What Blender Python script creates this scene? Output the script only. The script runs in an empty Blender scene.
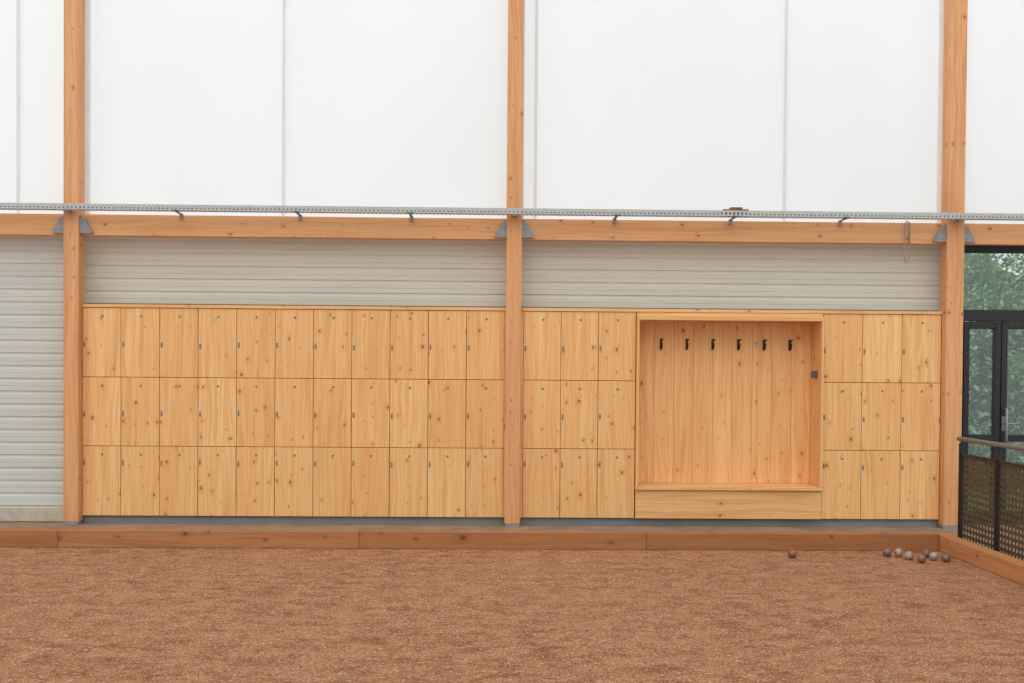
import bpy, math, random, bmesh
from mathutils import Vector, Matrix
random.seed(7)
sc = bpy.context.scene
sc.view_settings.view_transform = 'Standard'
sc.view_settings.look = 'None'
sc.view_settings.exposure = 0.0

def lin(r, g, b):
    f = lambda c: ((c/255+0.055)/1.055)**2.4 if c > 10 else c/255/12.92
    return (f(r), f(g), f(b), 1.0)

# ------------------------------------------------------------ node helpers
class NT:
    def __init__(self, name):
        self.mat = bpy.data.materials.new(name)
        self.mat.use_nodes = True
        self.t = self.mat.node_tree
        self.bsdf = self.t.nodes['Principled BSDF']
        self.out = self.t.nodes['Material Output']
    def put(self, sock, v):
        if v is None: return
        if isinstance(v, bpy.types.NodeSocket): self.t.links.new(v, sock)
        else: sock.default_value = v
    def n(self, typ, **kw):
        nd = self.t.nodes.new(typ)
        for k, v in kw.items(): setattr(nd, k, v)
        return nd
    def m(self, op, a, b=None, c=None, clamp=False):
        nd = self.n('ShaderNodeMath', operation=op, use_clamp=clamp)
        for i, v in enumerate((a, b, c)): self.put(nd.inputs[i], v)
        return nd.outputs[0]
    def xyz(self):
        tc = self.n('ShaderNodeTexCoord')
        s = self.n('ShaderNodeSeparateXYZ')
        self.t.links.new(tc.outputs['Object'], s.inputs[0])
        return tc.outputs['Object'], s.outputs[0], s.outputs[1], s.outputs[2]
    def vec(self, x, y, z=0.0):
        nd = self.n('ShaderNodeCombineXYZ')
        for i, v in enumerate((x, y, z)): self.put(nd.inputs[i], v)
        return nd.outputs[0]
    def noise(self, v, scale, detail=2, rough=0.5, dist=0.0):
        nd = self.n('ShaderNodeTexNoise')
        self.put(nd.inputs['Vector'], v)
        nd.inputs['Scale'].default_value = scale
        nd.inputs['Detail'].default_value = detail
        nd.inputs['Roughness'].default_value = rough
        nd.inputs['Distortion'].default_value = dist
        return nd.outputs[0]
    def step(self, v, a, b, lo=0.0, hi=1.0):
        nd = self.n('ShaderNodeMapRange', interpolation_type='SMOOTHSTEP')
        self.put(nd.inputs[0], v)
        for i, q in enumerate((a, b, lo, hi)): self.put(nd.inputs[i+1], q)
        return nd.outputs[0]
    def mix(self, f, a, b, blend='MIX'):
        nd = self.n('ShaderNodeMix', data_type='RGBA', blend_type=blend)
        self.put(nd.inputs[0], f); self.put(nd.inputs[6], a); self.put(nd.inputs[7], b)
        return nd.outputs[2]
    def bump(self, h, strength, dist):
        nd = self.n('ShaderNodeBump')
        self.put(nd.inputs['Height'], h)
        nd.inputs['Strength'].default_value = strength
        nd.inputs['Distance'].default_value = dist
        self.t.links.new(nd.outputs[0], self.bsdf.inputs['Normal'])
    def fin(self, col=None, rough=0.5, metal=0.0, spec=0.5):
        self.put(self.bsdf.inputs['Base Color'], col)
        self.put(self.bsdf.inputs['Roughness'], rough)
        self.put(self.bsdf.inputs['Metallic'], metal)
        self.put(self.bsdf.inputs['Specular IOR Level'], spec)
        return self.mat

def wood(name, light, mid, dark, knotc, axis='Z', ks=7.5, kd=0.55, board=0.095, kr=0.13, rough=0.5, tone=0.3, kop=0.8):
    t = NT(name)
    o, x, y, z = t.xyz()
    at = t.n('ShaderNodeAttribute', attribute_name='rnd')
    r = at.outputs['Fac']
    if axis == 'Z': u, v = t.m('ADD', x, t.m('MULTIPLY', y, 0.7)), z
    elif axis == 'X': u, v = t.m('ADD', z, t.m('MULTIPLY', y, 0.7)), x
    else: u, v = t.m('ADD', x, t.m('MULTIPLY', z, 0.8)), y
    u = t.m('ADD', u, t.m('MULTIPLY', r, 37.0))
    v = t.m('ADD', v, t.m('MULTIPLY', r, 91.0))
    bi = t.m('FLOOR', t.m('DIVIDE', u, board))
    wn = t.n('ShaderNodeTexWhiteNoise', noise_dimensions='1D')
    t.put(wn.inputs['W'], t.m('ADD', bi, 0.37))
    bt = wn.outputs[0]
    vb = t.m('ADD', v, t.m('MULTIPLY', bt, 13.0))
    wobn = t.noise(t.vec(u, vb), 30, 2)
    wob = t.m('MULTIPLY', t.m('SUBTRACT', wobn, 0.5), 0.02)
    kv = t.vec(t.m('MULTIPLY', t.m('ADD', u, wob), ks), t.m('MULTIPLY', t.m('ADD', v, wob), ks*0.72))
    vo = t.n('ShaderNodeTexVoronoi', voronoi_dimensions='2D', feature='F1')
    t.put(vo.inputs['Vector'], kv); vo.inputs['Scale'].default_value = 1.0
    d = vo.outputs['Distance']
    sp = t.n('ShaderNodeSeparateColor'); t.t.links.new(vo.outputs['Color'], sp.inputs[0])
    sel = t.m('MULTIPLY', t.m('GREATER_THAN', sp.outputs[0], kd), t.m('MULTIPLY_ADD', sp.outputs[2], 0.6, 0.4))
    sz = t.m('MULTIPLY', sp.outputs[1], sp.outputs[1])
    rad = t.m('MULTIPLY_ADD', sz, kr*1.0, kr*0.3)
    kn = t.m('MULTIPLY', t.step(d, t.m('MULTIPLY', rad, 0.5), rad, 1.0, 0.0), sel)
    core = t.m('MULTIPLY', t.step(d, t.m('MULTIPLY', rad, 0.15), t.m('MULTIPLY', rad, 0.75), 1.0, 0.0), sel)
    halo = t.m('MULTIPLY', t.step(d, rad, t.m('MULTIPLY', rad, 3.0), 1.0, 0.0), sel)
    bend = t.noise(t.vec(t.m('MULTIPLY', u, 3.0), t.m('MULTIPLY', vb, 0.9)), 1.0, 2)
    gu = t.m('ADD', u, t.m('ADD', t.m('MULTIPLY', bend, 0.16), t.m('MULTIPLY', halo, 0.014)))
    g = t.noise(t.vec(t.m('MULTIPLY', gu, 62.0), t.m('MULTIPLY', vb, 0.9)), 1.0, 3, 0.6)
    g = t.step(g, 0.40, 0.66)
    fib = t.noise(t.vec(t.m('MULTIPLY', u, 420.0), t.m('MULTIPLY', vb, 9.0)), 1.0, 2)
    col = t.mix(g, light, mid)
    big = t.noise(t.vec(t.m('MULTIPLY', gu, 13.0), t.m('MULTIPLY', vb, 0.7)), 1.0, 3)
    col = t.mix(t.m('MULTIPLY', t.step(big, 0.48, 0.70), 0.42), col, dark)
    col = t.mix(t.m('MULTIPLY', t.m('SUBTRACT', 1.0, bt), tone), col, mid)
    col = t.mix(t.m('MULTIPLY', r, tone*0.6), col, dark)
    col = t.mix(t.m('MULTIPLY', t.m('SUBTRACT', fib, 0.4), 0.25, clamp=True), col, dark)
    seam = t.m('ABSOLUTE', t.m('SUBTRACT', t.m('FRACT', t.m('DIVIDE', u, board)), 0.5))
    col = t.mix(t.m('MULTIPLY', t.step(seam, 0.482, 0.497), 0.3), col, dark)
    col = t.mix(t.m('MULTIPLY', halo, 0.35), col, dark)
    kmid = t.mix(0.5, dark, knotc)
    col = t.mix(t.m('MULTIPLY', kn, kop), col, kmid)
    col = t.mix(t.m('MULTIPLY', core, kop), col, knotc)
    t.bump(g, 0.08, 0.002)
    return t.fin(col, rough, 0.0, 0.3)

def plain(name, col, rough=0.5, metal=0.0, var=0.12, scale=9.0, spec=0.5):
    t = NT(name)
    o, x, y, z = t.xyz()
    n = t.noise(o, scale, 4, 0.6)
    dk = tuple(c*(1-var*2) for c in col[:3])+(1,)
    c = t.mix(t.step(n, 0.3, 0.7), dk, col)
    return t.fin(c, rough, metal, spec)

W_LOCK = wood('wood_spruce_door', lin(247,203,143), lin(232,174,107), lin(206,140,74), lin(138,70,30), 'Z', 8.0, 0.50, 0.128, 0.125, tone=0.38)
W_NICHE = wood('wood_spruce_niche', lin(244,198,138), lin(229,170,106), lin(208,142,78), lin(142,76,36), 'Z', 7.0, 0.52, 0.185, 0.12)
W_TRIMX = wood('wood_spruce_trim', lin(243,198,138), lin(228,171,108), lin(206,142,80), lin(142,80,40), 'X', 7.0, 0.6, 0.5, 0.10)
W_POST = wood('wood_glulam_post', lin(230,174,122), lin(214,151,98), lin(188,121,72), lin(126,72,42), 'Z', 9.0, 0.66, 0.4, 0.11)
W_BEAM = wood('wood_glulam_beam', lin(236,183,130), lin(222,161,106), lin(198,130,78), lin(126,70,40), 'X', 8.0, 0.66, 0.5, 0.12)
W_KERB = wood('wood_kerb', lin(188,132,86), lin(166,108,66), lin(128,78,46), lin(74,48,30), 'X', 5.0, 0.55, 0.6, 0.15, 0.75, 0.6)
W_KERBY = wood('wood_kerb_side', lin(210,152,102), lin(188,126,80), lin(152,98,58), lin(96,58,34), 'Y', 5.0, 0.6, 0.6, 0.13, 0.75, 0.5)
DARKGAP = plain('shadow_gap_board', lin(120,80,46), 0.8)
STEEL = plain('galvanised_steel', lin(156,158,160), 0.6, 0.3, 0.08, 30)
TRAY = plain('tray_zinc', lin(194,196,192), 0.6, 0.1, 0.1, 40)
GREYPL = plain('plinth_grey', lin(136,140,140), 0.6, 0.1, 0.06, 3)
BLACK = plain('black_metal', lin(34,36,38), 0.45, 0.2, 0.1, 8)
FRAME = plain('door_aluminium_black', lin(36,38,40), 0.5, 0.1, 0.08, 5)
LOCKM = plain('lock_steel', lin(130,132,122), 0.6, 0.1, 0.1, 40)
GREYBX = plain('reader_grey', lin(96,98,98), 0.6, 0.1, 0.1, 40)
TAG = plain('tag_green', lin(100,150,104), 0.6, 0, 0.05, 40)
RAILM = plain('rail_steel', lin(146,142,132), 0.65, 0.2, 0.08, 12, 0.3)
PANELM = plain('perforated_bronze', lin(96,86,64), 0.55, 0.2, 0.15, 20)
PFRAME = plain('panel_frame', lin(50,48,45), 0.55, 0.2, 0.1, 20)
CONC = plain('concrete', lin(200,190,172), 0.85, 0, 0.1, 14)
EDGE = plain('membrane_keder', lin(240,240,236), 0.6, 0, 0.03, 6)
SEAM = plain('membrane_seam', lin(226,228,228), 0.6, 0, 0.03, 6)
CABLE = plain('cable_grey', lin(130,132,130), 0.6, 0, 0.05, 6)
BROWN = plain('brown_block', lin(140,92,60), 0.7, 0, 0.15, 20)

def cladding_mat(name, c):
    t = NT(name)
    o, x, y, z = t.xyz()
    n = t.noise(t.vec(t.m('MULTIPLY', x, 0.8), y, t.m('MULTIPLY', z, 9.0)), 1.0, 3)
    col = t.mix(t.step(n, 0.3, 0.7), tuple(a*0.94 for a in c[:3])+(1,), c)
    return t.fin(col, 0.6, 0.0, 0.3)
CLAD = cladding_mat('cladding_warm_grey', lin(210,205,190))
CLADL = cladding_mat('cladding_pale_grey', lin(206,206,197))

def membrane_mat():
    t = NT('translucent_membrane_glow')
    o, x, y, z = t.xyz()
    n = t.noise(t.vec(t.m('MULTIPLY', x, 0.7), 0.0, t.m('MULTIPLY', z, 0.35)), 1.0, 3)
    col = t.mix(t.step(n, 0.3, 0.7), lin(246,247,248), lin(250,250,251))
    tr = t.n('ShaderNodeBsdfTranslucent'); t.put(tr.inputs[0], col)
    df = t.n('ShaderNodeBsdfDiffuse'); t.put(df.inputs[0], col)
    em = t.n('ShaderNodeEmission'); t.put(em.inputs[0], col); em.inputs[1].default_value = 0.16  # slight self-glow added in place of daylight coming through the fabric
    mx = t.n('ShaderNodeMixShader'); mx.inputs[0].default_value = 0.5
    t.t.links.new(tr.outputs[0], mx.inputs[1]); t.t.links.new(df.outputs[0], mx.inputs[2])
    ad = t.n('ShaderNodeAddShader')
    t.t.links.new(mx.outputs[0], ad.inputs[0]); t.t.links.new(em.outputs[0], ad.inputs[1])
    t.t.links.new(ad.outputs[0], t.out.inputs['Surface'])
    return t.mat
MEMB = membrane_mat()

def glass_mat():
    t = NT('door_glass')
    tr = t.n('ShaderNodeBsdfTransparent'); tr.inputs[0].default_value = (0.88,0.93,0.92,1)
    gl = t.n('ShaderNodeBsdfGlossy'); gl.inputs['Roughness'].default_value = 0.03
    gl.inputs[0].default_value = (0.9,0.95,1,1)
    fr = t.n('ShaderNodeFresnel'); fr.inputs[0].default_value = 1.5
    mx = t.n('ShaderNodeMixShader')
    t.t.links.new(t.m('ADD', fr.outputs[0], 0.03), mx.inputs[0])
    t.t.links.new(tr.outputs[0], mx.inputs[1]); t.t.links.new(gl.outputs[0], mx.inputs[2])
    t.t.links.new(mx.outputs[0], t.out.inputs['Surface'])
    return t.mat
GLASS = glass_mat()

def gravel_mat():
    t = NT('red_gravel')
    o, x, y, z = t.xyz()
    big = t.noise(o, 0.9, 4, 0.6, 0.5)
    medv = t.vec(t.m('MULTIPLY', x, 5.0), t.m('MULTIPLY', y, 7.0), 0.0)
    med = t.noise(medv, 1.0, 7, 0.8, 0.3)
    fine = t.noise(o, 110, 3, 0.8)
    vo = t.n('ShaderNodeTexVoronoi', feature='F1'); t.put(vo.inputs['Vector'], o); vo.inputs['Scale'].default_value = 110
    sp = t.n('ShaderNodeSeparateColor'); t.t.links.new(vo.outputs['Color'], sp.inputs[0])
    col = t.mix(t.step(med, 0.36, 0.60), lin(154,99,70), lin(203,145,108))
    col = t.mix(t.m('MULTIPLY', t.step(big, 0.42, 0.62), 0.25), col, lin(206,149,113))
    col = t.mix(t.m('MULTIPLY', t.step(fine, 0.50, 0.34), 0.7), col, lin(114,68,46))
    col = t.mix(t.m('MULTIPLY', t.step(fine, 0.54, 0.70), 0.65), col, lin(236,190,154))
    col = t.mix(t.m('MULTIPLY', t.m('GREATER_THAN', sp.outputs[0], 0.90), 0.55), col, lin(244,208,178))
    col = t.mix(t.m('MULTIPLY', t.m('LESS_THAN', sp.outputs[1], 0.14), 0.6), col, lin(98,58,42))
    h = t.m('ADD', t.m('MULTIPLY', med, 1.8), t.m('MULTIPLY', fine, 0.6))
    t.bump(h, 0.8, 0.022)
    return t.fin(col, 0.95, 0, 0.06)
GRAVEL = gravel_mat()
def floor_mat():
    t = NT('dusty_asphalt')
    o, x, y, z = t.xyz()
    a = t.noise(o, 3, 4, 0.6); b = t.noise(o, 120, 2, 0.6)
    col = t.mix(t.step(a, 0.3, 0.7), lin(142,118,98), lin(168,140,116))
    col = t.mix(t.m('MULTIPLY', t.step(b, 0.4, 0.7), 0.3), col, lin(110,90,76))
    t.bump(b, 0.3, 0.004)
    return t.fin(col, 0.9, 0, 0.2)
FLOOR = floor_mat()
def boule_mat(name, c):
    t = NT(name)
    o, x, y, z = t.xyz()
    n = t.noise(o, 60, 4, 0.7)
    col = t.mix(t.step(n, 0.4, 0.65), c, lin(160,118,94))
    return t.fin(col, 0.5, 0.35, 0.5)
BOULES = [boule_mat('boule_steel', lin(178,172,164)), boule_mat('boule_bronze', lin(130,96,78)), boule_mat('boule_dark', lin(104,96,92))]

# ------------------------------------------------------------ mesh builder
def empty(name, loc=(0,0,0)):
    e = bpy.data.objects.new(name, None); e.location = loc
    e.empty_display_size = 0.1
    sc.collection.objects.link(e); return e

class MB:
    def __init__(s): s.v=[]; s.f=[]; s.r=[]; s.mi=[]; s.sm=[]; s.mats=[]
    def mat(s, m):
        if m not in s.mats: s.mats.append(m)
        return s.mats.index(m)
    def poly(s, pts, faces, m, rnd=None, smooth=False):
        b = len(s.v); s.v += [tuple(p) for p in pts]
        r = random.random() if rnd is None else rnd; k = s.mat(m)
        for f in faces:
            s.f.append([b+i for i in f]); s.r.append(r); s.mi.append(k); s.sm.append(smooth)
    def box(s, x0,x1,y0,y1,z0,z1, m, rnd=None, c=0.0):
        if c <= 0:
            p=[(x0,y0,z0),(x1,y0,z0),(x1,y1,z0),(x0,y1,z0),(x0,y0,z1),(x1,y0,z1),(x1,y1,z1),(x0,y1,z1)]
            s.poly(p, [(0,3,2,1),(4,5,6,7),(0,1,5,4),(1,2,6,5),(2,3,7,6),(3,0,4,7)], m, rnd); return
        lo=(x0,y0,z0); hi=(x1,y1,z1); pts=[]; idx={}
        for ix in (0,1):
            for iy in (0,1):
                for iz in (0,1):
                    for ax in range(3):
                        q=[]
                        for k,i in enumerate((ix,iy,iz)):
                            base = hi[k] if i else lo[k]
                            if k!=ax: base += (-c if i else c)
                            q.append(base)
                        idx[(ix,iy,iz,ax)] = len(pts); pts.append(q)
        F=[]
        def order(ids):
            P=[Vector(pts[i]) for i in ids]; cen=sum(P,Vector())/len(P)
            ctr=Vector(((x0+x1)/2,(y0+y1)/2,(z0+z1)/2)); n=(P[1]-P[0]).cross(P[2]-P[0]).normalized()
            if n.dot(cen-ctr)<0: n=-n
            a=(P[0]-cen).normalized(); b=n.cross(a)
            return sorted(ids,key=lambda i: math.atan2((Vector(pts[i])-cen).dot(b),(Vector(pts[i])-cen).dot(a)))
        for ax in range(3):
            for sd in (0,1):
                F.append(order([idx[k] for k in idx if k[3]==ax and k[ax]==sd]))
        for ax in range(3):
            o1,o2=[a for a in range(3) if a!=ax]
            for a in (0,1):
                for b in (0,1):
                    F.append(order([idx[k] for k in idx if k[o1]==a and k[o2]==b and k[3]!=ax]))
        for ix in (0,1):
            for iy in (0,1):
                for iz in (0,1):
                    F.append(order([idx[(ix,iy,iz,a)] for a in range(3)]))
        s.poly(pts,F,m,rnd)
    def cyl(s, a, b, r, m, n=12, r2=None, smooth=True):
        a=Vector(a); b=Vector(b); d=(b-a).normalized()
        u=d.orthogonal().normalized(); w=d.cross(u); r2=r if r2 is None else r2
        pts=[]
        for (c,rr) in ((a,r),(b,r2)):
            for i in range(n):
                t=2*math.pi*i/n; pts.append(c+u*math.cos(t)*rr+w*math.sin(t)*rr)
        s.poly(pts,[(i,(i+1)%n,n+(i+1)%n,n+i) for i in range(n)],m,0.5,smooth)
        s.poly(pts[:n],[tuple(reversed(range(n)))],m,0.5); s.poly(pts[n:],[tuple(range(n))],m,0.5)
    def tube(s, path, r, m, n=8):
        P=[Vector(p) for p in path]; pts=[]; up=None
        for i,p in enumerate(P):
            d=((P[min(i+1,len(P)-1)]-P[max(i-1,0)])).normalized()
            u = d.orthogonal().normalized() if up is None else (up-d*up.dot(d)).normalized()
            up=u; w=d.cross(u)
            for k in range(n):
                t=2*math.pi*k/n; pts.append(p+u*math.cos(t)*r+w*math.sin(t)*r)
        F=[]
        for i in range(len(P)-1):
            for k in range(n):
                F.append((i*n+k,i*n+(k+1)%n,(i+1)*n+(k+1)%n,(i+1)*n+k))
        F.append(tuple(reversed(range(n)))); F.append(tuple((len(P)-1)*n+k for k in range(n)))
        s.poly(pts,F,m,0.5,True)
    def obj(s, name, parent=None):
        me=bpy.data.meshes.new(name); me.from_pydata(s.v,[],s.f)
        for m in s.mats: me.materials.append(m)
        me.polygons.foreach_set('material_index', s.mi)
        me.polygons.foreach_set('use_smooth', s.sm)
        a=me.attributes.new('rnd','FLOAT','FACE'); a.data.foreach_set('value', s.r)
        me.update()
        o=bpy.data.objects.new(name,me); sc.collection.objects.link(o)
        if parent: o.parent=parent
        return o

# ------------------------------------------------------------ dimensions (metres)
LF = 11.00          # locker door front plane
WALL = 11.20        # wall cladding plane
PF, PB = 10.90, 11.06   # post front / back
XL, XR = -9.0, 9.0

# ground
g=MB(); g.poly([(XL,-3,0),(3.97,-3,0),(3.97,9.57,0),(XL,9.57,0)],[(0,1,2,3)],GRAVEL); g.obj('gravel_court')
f=MB()
f.poly([(XL,9.57,0),(3.97,9.57,0),(3.97,11.6,0),(XL,11.6,0)],[(0,1,2,3)],FLOOR)
f.poly([(3.97,-3,0),(XR,-3,0),(XR,11.6,0),(3.97,11.6,0)],[(0,1,2,3)],FLOOR); f.obj('floor')

# kerb timbers
k=MB()
xs=[-8.9,-6.4,-3.72,-1.12,1.39,3.97]
rr=[.3,.55,.15,.35,.7]
for i in range(5):
    k.box(xs[i]+.001,xs[i+1]-.001,9.57,9.66,0,0.148,W_KERB,rr[i],0.005)
k.obj('kerb_timber')
k=MB()
ys=[9.66,7.1,4.5,1.9,-0.7,-3]
for i in range(5):
    k.box(3.972,4.08,ys[i+1]+.002,ys[i]-.002,0,0.148,W_KERBY,random.random(),0.006)
k.obj('kerb_timber')

# boules
boules=[(2.569,9.2,1),(3.40,9.27,2),(3.50,9.27,0),(3.535,9.13,0),(3.58,8.98,1),(3.725,9.24,2),(3.73,9.10,0),(3.80,9.02,2)]
for (bx,by,mi) in boules:
    me=bpy.data.meshes.new('boule')
    bm=bmesh.new(); bmesh.ops.create_uvsphere(bm,u_segments=32,v_segments=20,radius=0.0375)
    for v in bm.verts:
        la=abs(math.asin(max(-1,min(1,v.co.z/0.0375))))
        if abs(la-0.31)<0.02 : v.co*=0.97
    for fa in bm.faces: fa.smooth=True
    bm.to_mesh(me); bm.free()
    me.materials.append(BOULES[mi])
    o=bpy.data.objects.new('boule',me); o.location=(bx,by,0.0365)
    o.rotation_euler=(random.random()*3,random.random()*3,0); sc.collection.objects.link(o)
me=bpy.data.meshes.new('jack_ball'); bm=bmesh.new(); bmesh.ops.create_icosphere(bm,subdivisions=3,radius=0.019)
for fa in bm.faces: fa.smooth=True
bm.to_mesh(me); bm.free(); me.materials.append(plain('jack_wood',lin(222,190,120),0.6))
o=bpy.data.objects.new('jack_ball',me); o.location=(3.46,9.40,0.018); sc.collection.objects.link(o)

# ------------------------------------------------------------ posts, beams
posts=[(-4.185,-4.036),(0.165,0.317),(4.560,4.735)]
for (a,b) in posts:
    p=MB(); p.box(a,b,PF,PB,0.03,6.6,W_POST,random.random(),0.006)
    e=empty('glulam_post'); p.obj('post_timber',e)
    q=MB(); q.box(a+.004,b-.004,PF+.004,PB,0.0,0.030,STEEL,0.5,0.002)
    q.obj('foot_plate',e)
spans=[(-8.5,-4.185),(-4.036,0.165),(0.317,4.560),(4.735,8.9)]
for i,(a,b) in enumerate(spans):
    e=empty('wall_beam'); p=MB(); p.box(a+.002,b-.002,10.97,PB,2.857,3.067,W_BEAM,random.random(),0.005); p.obj('beam_timber',e)
    q=MB()
    for sgn,x in ((1,a),(-1,b)):
        if abs(x)>8: continue
        y0,y1=10.925,10.968
        T=[(x,2.875),(x+sgn*.12,2.875),(x+sgn*.115,2.90),(x+sgn*.04,3.03),(x,3.04)]
        pts=[(p_[0],y0,p_[1]) for p_ in T]+[(p_[0],y1,p_[1]) for p_ in T]
        n=len(T)
        F=[tuple(range(n)),tuple(range(2*n-1,n-1,-1))]+[(i2,(i2+1)%n,n+(i2+1)%n,n+i2) for i2 in range(n)]
        q.poly(pts,F,STEEL,.5)
        for bx,bz in ((.03,2.91),(.09,2.905),(.03,2.97)):
            q.cyl((x+sgn*bx,10.926,bz),(x+sgn*bx,10.918,bz),0.008,STEEL,6,smooth=False)
    q.obj('gusset_bracket',e)

# membrane
m=MB()
for a,b in [(-8.5,-4.11),(-4.11,0.243),(0.243,4.64),(4.64,8.9)]:
    nx=24; nz=12; pts=[];F=[]
    for j in range(nz+1):
        for i in range(nx+1):
            u=i/nx; w=j/nz
            pts.append((a+(b-a)*u, 11.09+0.05*math.sin(math.pi*u)*math.sin(math.pi*w), 3.03+3.5*w))
    for j in range(nz):
        for i in range(nx):
            q=j*(nx+1)+i; F.append((q,q+1,q+nx+2,q+nx+1))
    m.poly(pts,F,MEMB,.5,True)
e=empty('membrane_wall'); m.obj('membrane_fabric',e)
s_=MB()
for x in (-7.0,-4.70,-2.07,0.452,2.97,6.7):
    s_.box(x-.015,x+.015,11.075,11.082,3.07,6.5,SEAM,.5)
for a,b in [(-4.036,-3.985),(0.317,0.335),(4.52,4.560),(-4.21,-4.185),(4.735,4.75)]:
    s_.box(a,b,11.055,11.085,3.07,6.5,EDGE,.5)
s_.box(-8.5,8.9,11.062,11.085,3.055,3.075,EDGE,.5)
s_.obj('membrane_seams',e)

# cladding
def clad(name,x0,x1,z0,z1,mat):
    prof=[]; z=z0; per=0.1285
    shape=[(0,0.0),(0.008,-0.009),(0.050,-0.009),(0.054,-0.005),(0.058,-0.009),(0.098,-0.009),(0.106,0.0),(0.116,0.001)]
    while z<z1:
        for dz,dy in shape:
            if z+dz<z1: prof.append((z+dz,dy))
        z+=per
    prof.append((z1,0.0))
    c=MB(); pts=[]
    for (zz,dy) in prof: pts += [(x0,WALL+dy,zz),(x1,WALL+dy,zz)]
    F=[(2*i,2*i+1,2*i+3,2*i+2) for i in range(len(prof)-1)]
    b=len(pts); pts+=[(x0,WALL+.06,z0),(x1,WALL+.06,z0),(x0,WALL+.06,z1),(x1,WALL+.06,z1)]
    F.append((b+1,b,b+2,b+3))
    c.poly(pts,F,mat,.5); return c.obj(name)
clad('wall_back_left',-8.5,-4.07,0.15,3.03,CLADL)
clad('wall_back_mid',-4.07,0.24,2.195,3.03,CLAD)
clad('wall_back_right',0.24,4.64,2.195,3.03,CLAD)
clad('wall_back_far_right',7.3,8.9,0.15,3.03,CLAD)
c=MB(); c.box(-8.5,-4.10,11.10,11.26,0,0.15,CONC,.5,.01); c.box(7.3,8.9,11.10,11.26,0,0.15,CONC,.5,.01); c.obj('baseboard_back')

# ------------------------------------------------------------ lockers
ZR=[0.08,0.775,1.46,2.15]
lockz=[0.61,1.10,1.78]
def doors(mb, hw, x0, n, w):
    for i in range(n):
        for j in range(3):
            a=x0+i*w; b=a+w
            mb.box(a+.0026,b-.0026,LF,LF+.022,ZR[j]+.0026,ZR[j+1]-.0026,W_LOCK,random.random(),0.002)
            lz=lockz[j]+random.uniform(-.01,.01)
            hw.box(a+.012,a+.030,LF-.004,LF,lz-.026,lz+.026,LOCKM,.5,.0015)
            hw.cyl((a+.021,LF-.010,lz+.008),(a+.021,LF-.003,lz+.008),0.006,STEEL,10)
            hw.cyl((a+w*.52,LF-.002,ZR[j+1]-.085),(a+w*.52,LF+.001,ZR[j+1]-.085),0.013,TAG,14)
e=empty('locker_bank')
d=MB(); h=MB(); doors(d,h,-4.034,11,(0.154+4.034)/11); d.obj('doors',e); h.obj('locks_and_tags',e)
c=MB(); c.box(-4.032,0.160,LF+.024,11.46,0.08,2.149,DARKGAP,.5)
c.box(-4.034,0.163,LF-.012,LF+.06,2.151,2.182,W_TRIMX,.2,.002); c.box(-4.034,.163,LF+.045,11.40,0,0.08,GREYPL,.5)
c.box(.1545,.1645,LF,LF+.03,.08,2.15,W_LOCK,.3)
c.box(-4.034,.163,LF+.06,11.46,2.151,2.19,DARKGAP,.5)
c.obj('carcass',e)
e=empty('locker_bank')
d=MB(); h=MB(); wR=(1.470-.343)/3; doors(d,h,0.343,3,wR); wR2=(4.556-3.357)/3; doors(d,h,3.357,3,wR2)
d.obj('doors',e); h.obj('locks_and_tags',e)
c=MB(); c.box(.345,1.468,LF+.024,11.46,.08,2.149,DARKGAP,.5); c.box(3.36,4.554,LF+.024,11.46,.08,2.149,DARKGAP,.5)
c.box(.325,4.558,LF-.012,LF+.06,2.151,2.182,W_TRIMX,.4,.002); c.box(.32,4.554,LF+.045,11.40,0,.08,GREYPL,.5)
c.box(.32,4.558,LF+.06,11.46,2.151,2.19,DARKGAP,.5)
c.box(.319,.341,LF,LF+.03,.08,2.15,W_LOCK,.3,.002)
c.obj('carcass',e)

# niche / coat alcove
e=empty('coat_rack_alcove')
n=MB(); xa,xb=1.474,3.353; fy=10.965; bk=11.33
n.box(xa,xb,fy+.03,bk,2.112,2.149,W_TRIMX,.3,.002)
n.box(xa,xb,fy-.02,bk,2.07,2.110,W_TRIMX,.7,.003)
n.box(xa,xa+.026,fy-.02,bk,.405,2.069,W_NICHE,.5,.003)
n.box(xb-.026,xb,fy-.02,bk,.405,2.069,W_NICHE,.6,.003)
n.box(xa-.004,xb+.004,fy-.025,bk,.372,.404,W_TRIMX,.6,.003)
n.box(xa+.002,xb-.002,fy+.01,11.0,.082,.370,W_TRIMX,.65,.003)
n.box(xa+.02,xb-.02,11.005,bk,.09,.37,DARKGAP,.5)
nb=9; bw=(xb-xa-.052)/nb
for i in range(nb):
    n.box(xa+.026+i*bw+.0008,xa+.026+(i+1)*bw-.0008,bk-.02,bk,.405,2.069,W_NICHE,random.random(),.0015)
n.box(xa+.01,xb-.01,bk+.002,bk+.03,.40,2.07,DARKGAP,.5)
n.obj('alcove_boards',e)
hk=MB()
for i in range(6):
    x=1.770+i*.2665; z=1.835; q=bk-.02
    hk.box(x-.011,x+.011,q-.010,q,z-.055,z+.06,BLACK,.5,.003)
    hk.tube([(x,q-.005,z-.02),(x,q-.04,z-.045),(x,q-.065,z-.03),(x,q-.075,z+.0),(x,q-.072,z+.015)],.007,BLACK)
    hk.tube([(x,q-.005,z+.03),(x,q-.05,z+.035),(x,q-.085,z+.045),(x,q-.10,z+.055)],.007,BLACK)
hk.obj('coat_hooks',e)
bx=MB(); bx.box(xb-.075,xb-.0265,11.07,11.14,1.50,1.575,GREYBX,.5,.006); bx.obj('card_reader',e)

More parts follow.
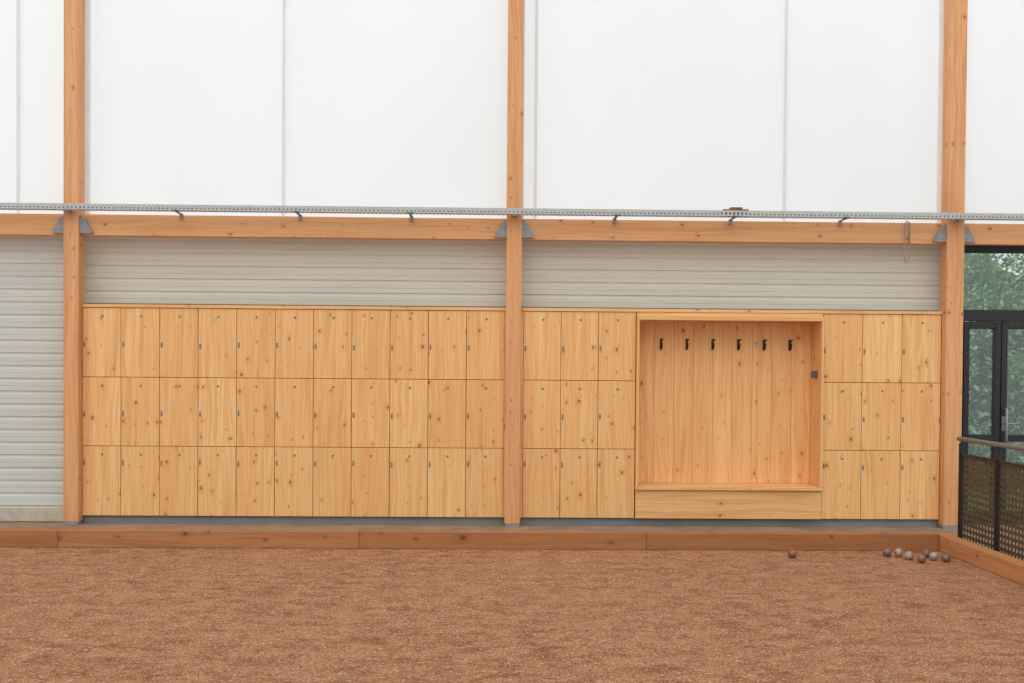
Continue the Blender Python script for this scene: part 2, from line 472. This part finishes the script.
# ------------------------------------------------------------ cable tray
e=empty('cable_tray'); t=MB(); z0=3.085; ty0,ty1=10.76,10.86
for yy in (ty0,ty1):
    t.box(-8.5,8.9,yy-.002,yy+.002,z0,z0+.012,TRAY,.5)
    t.box(-8.5,8.9,yy-.002,yy+.002,z0+.044,z0+.056,TRAY,.5)
x=-8.48
while x<8.88:
    t.box(x,x+.022,ty0-.002,ty0+.002,z0+.012,z0+.044,TRAY,.5)
    t.box(x,x+.022,ty1-.002,ty1+.002,z0+.012,z0+.044,TRAY,.5)
    t.box(x,x+.014,ty0,ty1,z0-.001,z0+.003,TRAY,.5)
    x+=.04
t.obj('tray_channel',e)
cb=MB()
for j,(yy,zz) in enumerate(((10.79,.014),(10.82,.013),(10.805,.026))):
    cb.tube([(-8.4+i*.5,yy+.004*math.sin(i*1.7+j),z0+zz) for i in range(35)],.007,CABLE,6)
cb.obj('cables',e)
br=MB()
for x in (-6.5,-5.4,-3.05,-1.88,-.78,1.24,2.40,3.50,5.6,6.9):
    br.box(x-.012,x+.012,10.77,10.97,z0-.016,z0-.004,STEEL,.5,.002)
    br.box(x-.018,x+.018,10.955,10.969,z0-.06,z0-.004,STEEL,.5,.002)
    br.box(x-.03,x+.03,10.748,10.758,z0-.012,z0+.004,GREYBX,.5,.002)
for (a,b) in posts:
    br.box((a+b)/2-.03,(a+b)/2+.03,10.77,PF-.001,z0-.016,z0-.002,STEEL,.5,.002)
br.obj('tray_brackets',e)
w=MB(); w.box(2.29,2.54,10.775,10.845,z0+.058,z0+.072,BROWN,.5,.003); w.box(2.36,2.48,10.78,10.84,z0+.072,z0+.092,BROWN,.5,.004)
w.obj('loose_wood_block')  # small loose piece of brown wood lying on the tray
hr=MB(); x=4.17
hr.tube([(x+.03,10.96,2.86),(x+.03,10.955,3.03),(x+.025,10.95,3.065),(x,10.945,3.078),(x-.02,10.94,3.06),(x-.022,10.94,3.0),(x-.022,10.94,2.72),(x-.018,10.94,2.68),(x,10.94,2.665),(x+.018,10.94,2.68),(x+.02,10.94,2.74)],.006,STEEL)
hr.obj('hanging_hook_rod')

# ------------------------------------------------------------ glazed door unit
e=empty('door_1'); D=MB(); y0,y1=11.20,11.27
D.box(4.80,4.86,y0,y1,0,3.03,FRAME,.5,.004)
D.box(7.23,7.29,y0,y1,0,3.03,FRAME,.5,.004)
D.box(4.86,7.23,y0,y1,2.80,3.03,FRAME,.5,.004)
D.box(4.86,7.23,y0,y1,2.10,2.215,FRAME,.5,.004)
D.box(4.645,4.80,y0,y1,0,3.03,FRAME,.5,.004)
D.obj('frame',e)
L=MB()
for (a,b) in ((4.868,5.255),(5.262,6.24),(6.247,7.22)):
    y2,y3=11.19,11.25
    st=.062
    L.box(a,a+st,y2,y3,.02,2.09,FRAME,.5,.004); L.box(b-st,b,y2,y3,.02,2.09,FRAME,.5,.004)
    L.box(a+st,b-st,y2,y3,2.02,2.09,FRAME,.5,.004); L.box(a+st,b-st,y2,y3,.02,.14,FRAME,.5,.004)
    L.box(a+st,b-st,y2,y3,.86,.93,FRAME,.5,.004)
L.obj('leaves',e)
H=MB()
H.tube([(5.295,11.19,.84),(5.295,11.13,.84),(5.295,11.13,1.20),(5.295,11.19,1.20)],.012,STEEL)
H.tube([(5.305,11.19,1.05),(5.305,11.14,1.05),(5.43,11.14,1.05)],.011,STEEL)
H.box(5.27,5.32,11.183,11.19,.97,1.12,LOCKM,.5,.002)
H.obj('handle',e)
G=MB()
G.box(4.92,7.2,11.224,11.230,.06,2.05,GLASS,.5); G.box(4.86,7.23,11.232,11.238,2.21,2.81,GLASS,.5); G.obj('glass',e)

# ------------------------------------------------------------ railing
e=empty('railing'); R=MB(); X=4.18
yp=[9.63-i*.70 for i in range(9)]
R.tube([(X,9.68,.985),(X,3.9,.985)],.021,RAILM,14)
for y in yp:
    R.box(X-.02,X+.02,y-.008,y+.008,.0,.95,PFRAME,.5,.002)
    R.box(X-.03,X+.03,y-.04,y+.04,.0,.01,PFRAME,.5,.002)
    R.cyl((X,y,.945),(X,y,.975),.008,PFRAME,8)
R.obj('rail_and_posts',e)
Pn=MB()
for i in range(len(yp)-1):
    ya,yb=yp[i+1]+.02,yp[i]-.02
    fr=.014
    Pn.box(X-.012,X+.012,ya,yb,.86-fr*2,.86,PFRAME,.5); Pn.box(X-.012,X+.012,ya,yb,.06,.06+fr*2,PFRAME,.5)
    Pn.box(X-.012,X+.012,ya,ya+fr,.06,.86,PFRAME,.5); Pn.box(X-.012,X+.012,yb-fr,yb,.06,.86,PFRAME,.5)
    ny,nz=11,14; dy=(yb-ya-2*fr)/ny; dz=(.86-.06-4*fr)/nz
    for a in range(ny):
        for b in range(nz):
            c0=ya+fr+a*dy; d0=.06+2*fr+b*dz; cy,cz=c0+dy/2,d0+dz/2; hh=.24
            o4=[(X,c0,d0),(X,c0+dy,d0),(X,c0+dy,d0+dz),(X,c0,d0+dz)]
            i4=[(X,cy-dy*hh,cz-dz*hh),(X,cy+dy*hh,cz-dz*hh),(X,cy+dy*hh,cz+dz*hh),(X,cy-dy*hh,cz+dz*hh)]
            Pn.poly(o4+i4,[(0,1,5,4),(1,2,6,5),(2,3,7,6),(3,0,4,7)],PANELM,.5)
Pn.obj('perforated_panels',e)

# ------------------------------------------------------------ outside greenery
def leafmat(name,c1,c2):
    t=NT(name); at=t.n('ShaderNodeAttribute',attribute_name='rnd')
    return t.fin(t.mix(at.outputs['Fac'],c1,c2),0.6,0,0.2)
LEAF=leafmat('bamboo_leaf',lin(86,128,70),lin(190,214,146)); STEM=leafmat('bamboo_cane',lin(100,122,70),lin(130,146,84))
HB=plain('hedge_core',lin(104,134,84),.9,0,.3,5)
B=MB()
for i in range(70):
    x=random.uniform(4.2,9.5); y=random.uniform(14.5,16.0)
    B.tube([(x,y,0),(x+random.uniform(-.1,.1),y,1.7),(x+random.uniform(-.3,.3),y,3.2)],.014,STEM,5)
# foliage in clumps: soft crowns rather than an even scatter
clumps=[(random.uniform(4.2,10.5),random.uniform(14.2,16.4),random.uniform(.2,3.3),random.uniform(.3,.6)) for _ in range(150)]
for i in range(24000):
    cx,cy,cz,cr=random.choice(clumps)
    p=Vector((cx+random.gauss(0,cr*.5),cy+random.gauss(0,cr*.45),max(.02,cz+random.gauss(0,cr*.45))))
    l=random.uniform(.05,.12); w_=l*.26
    d_=Vector((random.uniform(-1,1),random.uniform(-1,1),random.uniform(-1,.4))).normalized()
    s2=d_.orthogonal().normalized(); s2=Matrix.Rotation(random.random()*6.28,3,d_)@s2
    B.poly([p,p+d_*l*.4+s2*w_,p+d_*l,p+d_*l*.4-s2*w_],[(0,1,2,3)],LEAF)
pts=[];F=[];nx,nz=48,18
for j in range(nz+1):
    for i in range(nx+1):
        pts.append((3.2+i*9/nx,16.8+random.uniform(-.25,.25),j*(3.3+.3*math.sin(i*.9))/nz))
for j in range(nz):
    for i in range(nx):
        q=j*(nx+1)+i; F.append((q,q+1,q+nx+2,q+nx+1))
B.poly(pts,F,HB,.5,True)
B.obj('bamboo_hedge')
gr=MB(); gr.poly([(XL,11.6,-.02),(XR+6,11.6,-.02),(XR+6,24,-.02),(XL,24,-.02)],[(0,1,2,3)],plain('grass',lin(120,140,88),.9,0,.2,12)); gr.obj('lawn')

# ------------------------------------------------------------ light
wd=bpy.data.worlds.new('soft_daylight'); sc.world=wd; wd.use_nodes=True
wd.node_tree.nodes['Background'].inputs[0].default_value=(0.94,0.975,1.0,1)
wd.node_tree.nodes['Background'].inputs[1].default_value=0.94
sl=bpy.data.lights.new('sun_through_roof','SUN'); sl.energy=1.0; sl.angle=math.radians(60); sl.color=(1,1,1)
so=bpy.data.objects.new('sun_through_roof',sl); so.rotation_euler=(math.radians(42),0,math.radians(-12)); so.location=(0,0,8); sc.collection.objects.link(so)

# ------------------------------------------------------------ camera
cam=bpy.data.cameras.new('camera'); cam.sensor_width=36; cam.lens=1100/1024*36
pit=0.016
cam.shift_y=(24.5+1100*pit)/1024; cam.clip_end=200
co=bpy.data.objects.new('camera',cam); sc.collection.objects.link(co)
R_=Matrix.Rotation(-math.atan(0.021),4,'Z')@Matrix.Rotation(math.radians(90)-math.atan(pit),4,'X')@Matrix.Rotation(0.0077,4,'Z')
co.matrix_world=Matrix.Translation((0,0,1.6))@R_
sc.camera=co
